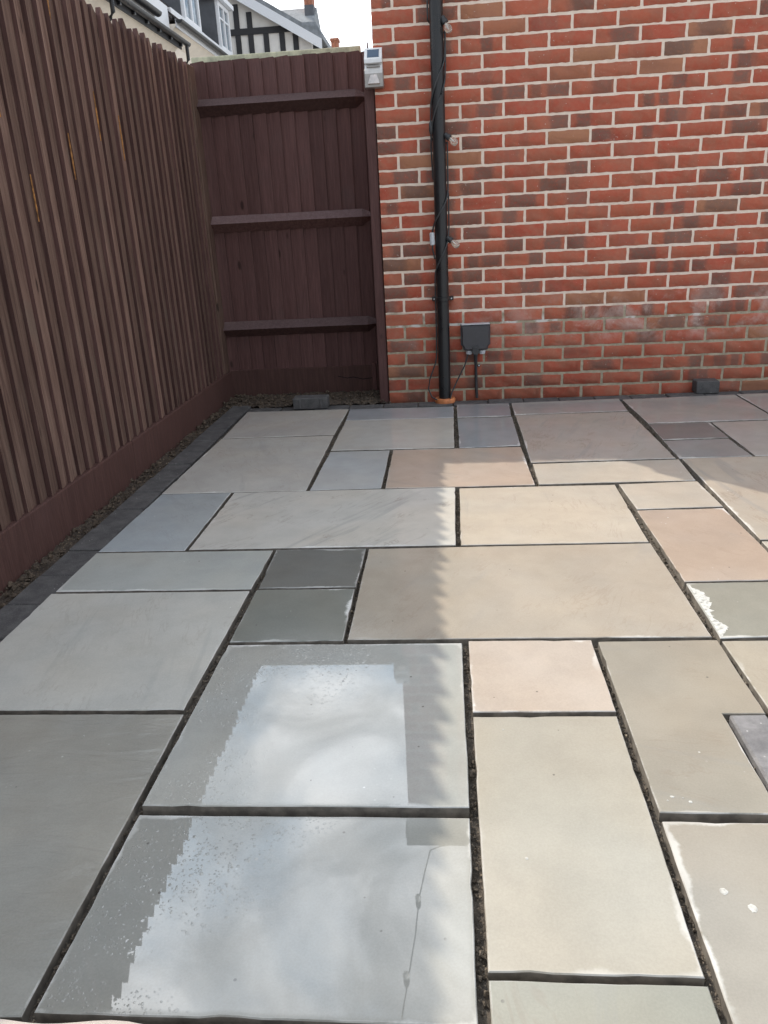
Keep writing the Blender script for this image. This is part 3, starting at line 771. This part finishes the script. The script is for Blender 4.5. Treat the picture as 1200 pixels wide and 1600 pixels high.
# ------------------------------------------------------------------ downpipe
PX, PY, PR = -.042, 2.787, .0345
dp = thing('downpipe', 'black round plastic downpipe running down the brick wall', 'drainpipe', (PX, PY, 0))
MB().tube([(0, 0, -.03), (0, 0, .8), (0, 0, 1.6), (0, 0, WTOP-.35), (0, -.0, WTOP-.25), (0, -.085, WTOP-.10), (0, -.092, WTOP+.03)], PR, 28).build('pipe', BLACK, dp, 40)
for z in (.575, 2.35):
    br = MB().tube([(0, 0, z-.012), (0, 0, z-.010), (0, 0, z+.010), (0, 0, z+.012)], [PR+.0005, PR+.003, PR+.003, PR+.0005], 28)
    br.cbox(-.060, .060, .036, .060, z-.011, z+.011, .002).cbox(-.058, -.030, .015, .04, z-.009, z+.009, .002).cbox(.030, .058, .015, .04, z-.009, z+.009, .002)
    bo = br.build('bracket', BLACK, dp, 40)
    for s_ in (-1, 1): MB().lathe([(.0045, 0), (.0045, .002), (.002, .0035)], (s_*.048, .013, z), (0, -1, 0), 10).build('screw', SILVER, bo)
MB().tube([(0, 0, -.01), (0, 0, .008), (0, 0, .016), (0, 0, .017), (0, 0, .004)], [.058, .060, .057, .040, .038], 28, False).build('collar', TERRA, dp, 40)

# ------------------------------------------------------------------ festoon lights wound round the pipe
st = thing('string_lights', 'black festoon string lights wound round the downpipe with clear bulbs', 'string lights', (PX, PY, 0))
def wind(pts, r=PR+.005, sub=10):
    out = []
    for (a0, z0, e0), (a1, z1, e1) in zip(pts, pts[1:]):
        for i in range(sub):
            u = i/sub; a = math.radians(a0+(a1-a0)*u); e = r+e0+(e1-e0)*u; out.append((e*math.cos(a), -e*math.sin(a), z0+(z1-z0)*u))
    a = math.radians(pts[-1][0]); e = r+pts[-1][2]; out.append((e*math.cos(a), -e*math.sin(a), pts[-1][1])); return out
c = MB()
# angle round the pipe (0 right, 90 front, 180 left), height, stand-off
c.tube(wind([(165, 2.70, 0), (190, 2.4, .0), (175, 2.1, .002), (186, 1.93, .004), (270, 1.90, 0), (360, 1.86, .002), (375, 1.76, 0), (450, 1.66, 0), (535, 1.53, 0), (545, 1.40, .003), (630, 1.36, 0), (720, 1.37, .003), (725, 1.14, .002), (735, 1.115, 0), (810, 1.03, 0), (895, .945, .004), (900, .93, .010)]), .0044, 7)
c.tube(wind([(12, 1.93, .004), (8, 1.74, .002), (20, 1.66, 0), (90, 1.55, 0), (170, 1.42, 0), (188, 1.35, .004), (200, 1.2, 0), (260, 1.16, 0), (355, 1.12, .004), (362, .96, .003), (390, .88, 0), (450, .80, 0), (525, .71, 0), (545, .62, .001), (550, .40, .001), (545, .26, .003)])
       + [(-.050, -.004, .22), (-.085, -.012, .13), (-.094, -.02, .075), (-.075, -.035, .03), (-.045, -.045, .016)], .0042, 7)
c.tube([(.030, -.03, .016), (.040, -.02, .05), (.070, -.005, .11), (.118, .012, .20), (.138, .018, .262)], .0042, 7)
c.build('cord', CORD, st, 60)
bulbz = [(1.925, -.1), (1.395, .0), (.890, .0)]
for z, tw in bulbz:
    ax = Vector((.75, -.22, -.62 if tw == 0 else -1.5)).normalized(); o0 = Vector((PR-.006, -.014, z+.012))
    h = MB().lathe([(.004, 0), (.0125, .004), (.0135, .016), (.0165, .022), (.0165, .036), (.0145, .037)], o0, ax, 14).build('lamp_holder', CORD, st, 40)
    MB().lathe([(.008, 0), (.0105, .006), (.0175, .020), (.0195, .030), (.0165, .042), (.009, .049), (.001, .051)], o0+ax*.036, ax, 16).build('bulb', BULB, h, 60)
    MB().lathe([(.0025, 0), (.004, .008), (.0015, .03)], o0+ax*.038, ax, 6).build('filament', SILVER, h)
MB().lathe([(.010, 0), (.0135, .003), (.0135, .030), (.012, .031), (.0135, .033), (.0135, .062), (.008, .066)], (-.050, -.014, .928), (0.02, 0, -1), 14).build('connector', GREYP, st, 35)
MB().tube([(-.048, -.014, .865), (-.050, -.013, .845), (-.044, -.010, .82), (-.038, -.004, .79)], .0045, 7).build('cord_tail', CORD, st, 60)
MB().lathe([(.006, 0), (.011, .01), (.011, .045), (.006, .06)], (-.040, -.012, 1.47), (-.02, 0, -1), 10).build('cord_clip', CORD, st, 40)
# the string goes on overhead from the top of the pipe (seen mirrored in the wet slab)
W0 = Vector((PX, PY, 0))
ov = [Vector(p)-W0 for p in ((-.05, 2.63, 2.965), (-.14, 2.625, 2.975), (-.215, 2.60, 2.99), (-.25, 2.45, 3.03), (-.285, 2.266, 3.07), (-.300, 1.986, 3.08), (-.333, 1.66, 3.08), (-.36, 1.40, 3.08), (-.40, 1.0, 3.09), (-.47, 0.0, 3.14), (-.62, -2.6, 3.35))]
MB().tube(ov, .0042, 7).build('overhead_cord', CORD, st, 60)
for p in ((-.288, 2.19, 3.085), (-.338, 1.62, 3.08)):
    o0 = Vector(p)-W0
    h = MB().lathe([(.005, .004), (.011, -.006), (.016, -.02), (.018, -.055), (.015, -.058)], o0, (0, 0, 1), 12).build('lamp_holder', CORD, st, 40)
    MB().lathe([(.010, 0), (.019, -.02), (.021, -.035), (.012, -.052), (.001, -.056)], o0+Vector((0, 0, -.058)), (0, 0, 1), 14).build('bulb', BULB, h, 60)

# ------------------------------------------------------------------ outdoor socket
OX, OZ = .139, .0
sk = thing('outdoor_socket', 'dark grey weatherproof outdoor socket on the brick wall beside the downpipe', 'outdoor socket', (OX, WY, .36))
hw = .084
MB().prism([(-hw, .066), (hw, .066), (hw, -.046), (.072, -.058), (.068, -.078), (-.068, -.078), (-.072, -.058), (-hw, -.046)], 1, -.034, .004).build('back_box', DARKP, sk)
cv = MB(); outl = [(-hw+.004, .064), (hw-.004, .064), (hw-.007, .01), (hw-.006, -.042), (.068, -.055), (.062, -.072), (-.062, -.072), (-.068, -.055), (-hw+.006, -.042), (-hw+.007, .01)]
n = len(outl)
for ins, yv in ((1.0, -.034), (1.0, -.060), (.93, -.068)):
    for x_, z_ in outl: cv.v.append((x_*ins, yv, z_*ins))
for r in range(2):
    for i in range(n): j = (i+1) % n; cv.poly((r*n+i, r*n+j, (r+1)*n+j, (r+1)*n+i))
cv.poly(range(2*n, 3*n)); cv.poly(range(n-1, -1, -1)); cvo = cv.build('cover', DARKP, sk, 30)
MB().cbox(-hw+.004, hw-.004, -.062, .002, .0662, .071, .002).build('lid_edge', GREYP, sk)
MB().prism([(-.016, -.048), (.016, -.048), (.020, -.082), (.012, -.098), (-.012, -.098), (-.020, -.082)], 1, -.074, -.060).build('latch', CORD, sk)
MB().lathe([(.006, 0), (.006, .003), (.003, .004)], (0, -.074, -.058), (0, -1, 0), 10).build('latch_button', DARKP, sk)
for s_ in (-1, 1): MB().lathe([(.017, 0), (.020, .004), (.020, .010), (.018, .012), (.018, .020), (.013, .024)], (s_*.037, -.030, -.0785), (0, 0, -1), 14).build('cable_gland', GREYP, sk, 35)
MB().tube([(0, -.036, -.075), (.0, -.030, -.12), (.001, -.012, -.17), (.003, -.010, -.30), (.006, -.012, -.36)], [.014, .011, .0085, .0085, .0085], 12).build('cable', CORD, sk, 60)
cc = MB().lathe([(.0085, 0), (.0085, .006), (.005, .008)], (.019, 0, -.172), (0, -1, 0), 12).build('cable_clip', CORD, sk, 40)
MB().lathe([(.0045, 0), (.0045, .0015), (.002, .0025)], (.019, -.008, -.172), (0, -1, 0), 10).build('nail_head', SILVER, cc)

# ------------------------------------------------------------------ houses beyond the fence
HX = -6.5
h1 = thing('rendered_house', 'nearer cream rendered house with black gutter and grey dormer behind the left fence', 'house', (HX-3, 12, 0), 'cream rendered terraced houses')
h1.location = (0, 0, 0)
def gut(b, y0, y1, x, z, r=.075): b.prism([(x+r*math.cos(a), z+r*math.sin(a)) for a in [math.pi*i/8-math.pi for i in range(9)]], 1, y0, y1)
E1, E2, YA, YB = 5.52, 5.93, 20.75, 24.95
MB().box(HX-8, HX-.42, 4, YA-.35, -.08, E1-.02).build('wall', CREAM, h1)
MB().prism([(HX-.42, E1-.32), (HX-.42, E1+.02), (HX-.06, E1+.02), (HX-.06, E1-.02)], 1, 4, YA-.3).build('soffit', CREAM, h1)
MB().box(HX-.06, HX-.03, 4, YA-.3, E1-.12, E1+.08).build('fascia', BEAM, h1)
b = MB(); gut(b, 4, YA, HX+.05, E1+.06, .085); go = b.build('gutter', BLACK, h1, 40)
for k in range(12): MB().box(HX-.03, HX+.04, YA-.5-k*.8, YA-.42-k*.8, E1-.08, E1-.01).build('gutter_bracket', BLACK, go)
MB().prism([(HX-.06, E1+.10), (HX-4.4, E1+4.2), (HX-8.4, E1+.10)], 1, 4, YA-.4).build('roof', TILE, h1)
for ye in (YA-.12, 15.75):
    MB().tube([(HX+.05, ye, E1+.0), (HX+.05, ye, E1-.32), (HX-.02, ye-.0, E1-.42), (HX-.28, ye-.05, E1-.62), (HX-.34, ye-.05, E1-.72), (HX-.34, ye-.05, 0)], .045, 10).build('downpipe', BLACK, h1, 40)
# white box gutter of the dormer storey above
MB().box(HX-.62, HX-.20, 4, YA-.55, E1+.30, E1+.78).build('dormer_fascia', FASCIA, h1)
b = MB(); gut(b, 4, YA-1.6, HX-.12, E1+.42, .10); b.build('gutter', BLACK, h1, 40)
def dormer(hs, y0, y1, z0, z1, x):
    """lead-cheeked dormer: its window faces the gardens"""
    bx = MB().box(x-2.2, x-.06, y0, y1, z0, z1); d = bx.build('dormer', LEAD, hs)
    MB().box(x-2.3, x+.16, y0-.16, y1+.16, z1+.002, z1+.13).build('flat_roof', FASCIA, d)
    MB().box(x-2.25, x+.10, y0-.10, y1+.10, z1+.132, z1+.19).build('lead_cap', LEAD, d)
    wf = MB()
    for a, b_, c_, e in ((y0+.04, y0+.16, z0+.02, z1-.02), (y1-.16, y1-.04, z0+.02, z1-.02), ((y0+y1)/2-.05, (y0+y1)/2+.05, z0+.14, z1-.14)): wf.box(x-.06, x+.03, a, b_, c_, e)
    wf.box(x-.06, x+.03, y0+.16, y1-.16, z0+.02, z0+.138); wf.box(x-.06, x+.03, y0+.16, y1-.16, z1-.138, z1-.02)
    wf.box(x-.05, x+.02, y0+.162, (y0+y1)/2-.052, (z0+z1)/2+.2, (z0+z1)/2+.25); wf.box(x-.05, x+.02, (y0+y1)/2+.052, y1-.162, (z0+z1)/2+.2, (z0+z1)/2+.25)
    w = wf.build('window', FASCIA, hs)
    for a, b_ in ((y0+.16, (y0+y1)/2-.05), ((y0+y1)/2+.05, y1-.16)): MB().box(x-.055, x-.02, a, b_, z0+.14, z1-.14).build('pane', PANE, w)
    MB().box(x-.04, x+.08, y0-.02, y1+.02, z0-.06, z0+.018).build('sill', FASCIA, w)
dormer(h1, 17.3, 19.2, E1+.80, E1+2.2, HX-.42)
dormer(h1, 12.3, 14.2, E1+.80, E1+2.2, HX-.42)
h2 = thing('rendered_house', 'farther cream rendered house with two lead cheeked dormers, next to the timbered gable', 'house', (HX-3, 23, 0), 'cream rendered terraced houses')
h2.location = (0, 0, 0)
YC = 28.6
MB().box(HX-8.2, HX-.38, YA-.3, YC, -.08, E2-.04).build('wall', CREAM, h2)
MB().prism([(HX-.38, E2-.34), (HX-.38, E2), (HX-.06, E2), (HX-.06, E2-.04)], 1, YA-.5, YC).build('soffit', CREAM, h2)
MB().box(HX-.06, HX-.03, YA-.5, YC, E2-.08, E2+.10).build('fascia', FASCIA, h2)
b = MB(); gut(b, YA-.55, YC, HX+.05, E2+.08, .09); b.build('gutter', BLACK, h2, 40)
tl = MB()
for k in range(12):
    a0 = k*.30; x0, z0 = HX-.04-a0*.70, E2+.10+a0*.70
    tl.prism([(x0, z0), (x0+.01, z0+.05), (x0-.23, z0+.24), (x0-.23, z0+.19)], 1, YA-.45, YC)
tl.build('roof_tiles', TILE, h2)
MB().prism([(HX-.12, E2+.10), (HX-4.4, E2+4.1), (HX-8.4, E2+.10)], 1, YA-.45, YC).build('roof', TILE, h2)
dormer(h2, 21.9, 23.5, E2+.42, E2+1.95, HX-.30)
dormer(h2, 25.6, 27.0, E2+.42, E2+1.78, HX-.30)
MB().box(HX-.60, HX-.18, YA-.35, YC, E2+.13, E2+.40).build('dormer_fascia', FASCIA, h2)
MB().box(HX-.36, HX-.02, YA+.0, YA+.28, 0, E1-.62).build('brick_pier', CHIM, h2)

TY = 30.0
th = thing('timbered_house', 'white gabled house with black timber framing seen over the back fence', 'house', (-6, TY, 0))
th.location = (0, 0, 0)
vr = on_y(505, 66, TY); vl = on_y(378, -6, TY); sl_ = (vl.z-vr.z)/(vl.x-vr.x)
apx = vr.x-6.3; apz = vr.z+sl_*(apx-vr.x); lx = apx-6.3
wallp = [(lx+.35, 0), (vr.x-.42, 0), (vr.x-.42, vr.z+sl_*-.42-.10), (apx, apz-.10), (lx+.35, vr.z+sl_*-.42-.10)]
MB().prism(wallp, 1, TY, TY+.3).build('wall', TUDW, th)
MB().box(lx+.4, vr.x-.45, TY+.3, TY+11, 0, vr.z-.2).build('side_wall', TUDW, th)
rfm = MB(); T = .16
rfm.prism([(vr.x+.05, vr.z+.02), (apx, apz+.05), (apx, apz+.05+T), (vr.x+.05, vr.z+.02+T)], 1, TY-.35, TY+11); rfm.build('roof', SLATE, th)
rfm = MB(); rfm.prism([(lx-.05, vr.z+.02), (apx, apz+.05), (apx, apz+.05+T), (lx-.05, vr.z+.02+T)], 1, TY-.35, TY+11); rfm.build('roof', SLATE, th)
for a, b_ in ((vr.x, apx), (lx, apx)): MB().prism([(a, vr.z-.30), (b_, apz-.25), (b_, apz+.08), (a, vr.z+.04)], 1, TY-.40, TY-.36).build('bargeboard', FASCIA, th)
MB().box(vr.x-.45, vr.x+.02, TY-.38, TY-.02, vr.z-.62, vr.z-.31).build('eaves_box', FASCIA, th)
hb = on_y(430, 45, TY).z
rails_z = (hb-.13, hb+.07)
MB().box(lx+.6, vr.x-.75, TY-.06, TY-.001, *rails_z).build('timber', BEAM, th)
for px in (347, 371, 391, 415, 440, 461):
    q = on_y(px, 45, TY).x; top = vr.z+sl_*(q+.12-vr.x)-.33
    for z0, z1 in ((.0, rails_z[0]-.003), (rails_z[1]+.003, top)):
        if z1-z0 > .25: MB().box(q-.095, q+.095, TY-.055, TY-.001, z0, z1).build('timber', BEAM, th)
q = on_y(482, 70, TY).x
MB().box(q-.12, q+.16, TY-.055, TY-.001, 0, vr.z-.64).build('timber', BEAM, th)
b = MB(); b.prism([(vr.x+.12+.07*math.cos(a), vr.z-.22+.07*math.sin(a)) for a in [math.pi*i/8-math.pi for i in range(9)]], 1, TY-.4, TY+11); b.build('gutter', BLACK, th, 40)
MB().tube([(vr.x+.1, TY-.2, vr.z-.3), (vr.x-.1, TY-.1, vr.z-.55), (vr.x-.3, TY-.06, vr.z-.75), (vr.x-.3, TY-.06, 0)], .05, 8).build('downpipe', BLACK, th)

# a slate roof with a chimney behind the timbered gable, and another chimney farther off
SY = 44.0
a = on_y(437, 16, SY); b_ = on_y(487, 10, SY); c_ = on_y(499, 40, SY-3); e = on_y(500, 66, SY-5)
hs = thing('slate_roofed_house', 'grey slate roofed house with a brick chimney behind the timbered gable', 'house', (a.x, SY, 0)); hs.location = (0, 0, 0)
MB().prism([(SY, a.z), (SY-6, a.z-4.2), (SY+6, a.z-4.2)], 0, a.x-4, b_.x+.25).build('roof', SLATE, hs)
MB().box(a.x-3.8, b_.x, SY-5.6, SY+5.6, 0, a.z-4.25).build('wall', TUDW, hs)
q0, q1 = on_y(477, 0, SY).x, on_y(489, 0, SY).x
MB().box(q0, q1, SY-.5, SY+.5, a.z-1.0, a.z+2.6).build('chimney', CHIM, hs)
q0, q1 = on_y(476, 14, SY-.6).x, on_y(491, 26, SY-.6).x
MB().box(q0, q1, SY-.7, SY+.6, a.z-1.1, a.z-.02).build('flashing', LEAD, hs)
gx0, gx1 = on_y(468, 33, SY-9).x, on_y(500, 60, SY-9).x; gz = on_y(498, 33, SY-9).z
wing = MB().prism([(gx0, gz), (gx1-.15, gz), (gx1+.55, gz-1.35), (gx0, gz-1.35)], 1, SY-9, SY-4); wing.build('wing_roof', SLATE, hs)
MB().box(gx0, gx1+.35, SY-8.9, SY-4, 0, gz-1.36).build('wing_wall', TUDW, hs)
CY = 60.0
q0, q1 = on_y(518.5, 70, CY), on_y(528.5, 62, CY)
fc = thing('far_house', 'distant house whose lone brick chimney shows just above the back fence', 'house', (q0.x, CY, 0)); fc.location = (0, 0, 0)
zt = on_y(523, 61.5, CY).z
MB().box(q0.x, q1.x, CY-.4, CY+.4, 3, zt-.16).box(q0.x-.06, q1.x+.06, CY-.46, CY+.46, zt-.158, zt).build('chimney', CHIM, fc)
MB().prism([(CY-5, 1.0), (CY, zt-1.45), (CY+5, 1.0)], 0, q0.x-6, q1.x+6).build('roof', SLATE, fc)
MB().box(q0.x-5.8, q1.x+5.8, CY-4.8, CY+4.8, 0, 1.0-.004).build('wall', TUDW, fc)

# ------------------------------------------------------------------ cushioned stool at the photographer's feet
stool = thing('garden_stool', 'low wooden garden stool under the cream cushion in the bottom left corner', 'stool', (-.455, -1.475, .02-.02))
SW = make_wood('stool_wood', (.22, .14, .08), (.32, .21, .12), (.26, .18, .11), False)
MB().cbox(-.26, .27, -.15, .15, .318, .350, .005).build('seat', SW, stool)
for sx_ in (-.23, .24):
    for sy_ in (-.12, .12): MB().cbox(sx_-.02, sx_+.02, sy_-.02, sy_+.02, 0, .3175, .004).build('leg', SW, stool)
from mathutils import noise as mn
cu = MB(); nx, ny = 44, 26
for s_ in (1, -1):
    for j in range(ny+1):
        for i in range(nx+1):
            u, v = i/nx*2-1, j/ny*2-1
            k = max(0, (1-u**6))**.5*max(0, (1-v**6))**.5
            x_ = u*.285*(1-.03*v*v)+.006*mn.noise((u*3, v*3, 1)); y_ = v*.172*(1-.04*u*u)+.006*mn.noise((u*4, v*2, 5))
            z_ = s_*(.052*k)*(1 if s_ > 0 else .9)+(.008*mn.noise((u*4, v*4, 2+s_))*k if s_ > 0 else 0)
            cu.v.append((x_, y_, z_))
    o0 = 0 if s_ == 1 else (nx+1)*(ny+1)
    for j in range(ny):
        for i in range(nx):
            a = o0+j*(nx+1)+i; cu.poly((a, a+1, a+nx+2, a+nx+1))
tag(cu.build('seat_cushion', CLOTH, None, 180, (-.455, -1.470, .400)), 'cream cloth seat cushion at the bottom left edge of the picture', 'cushion')
print('bricks', nb, 'boards', n_l)
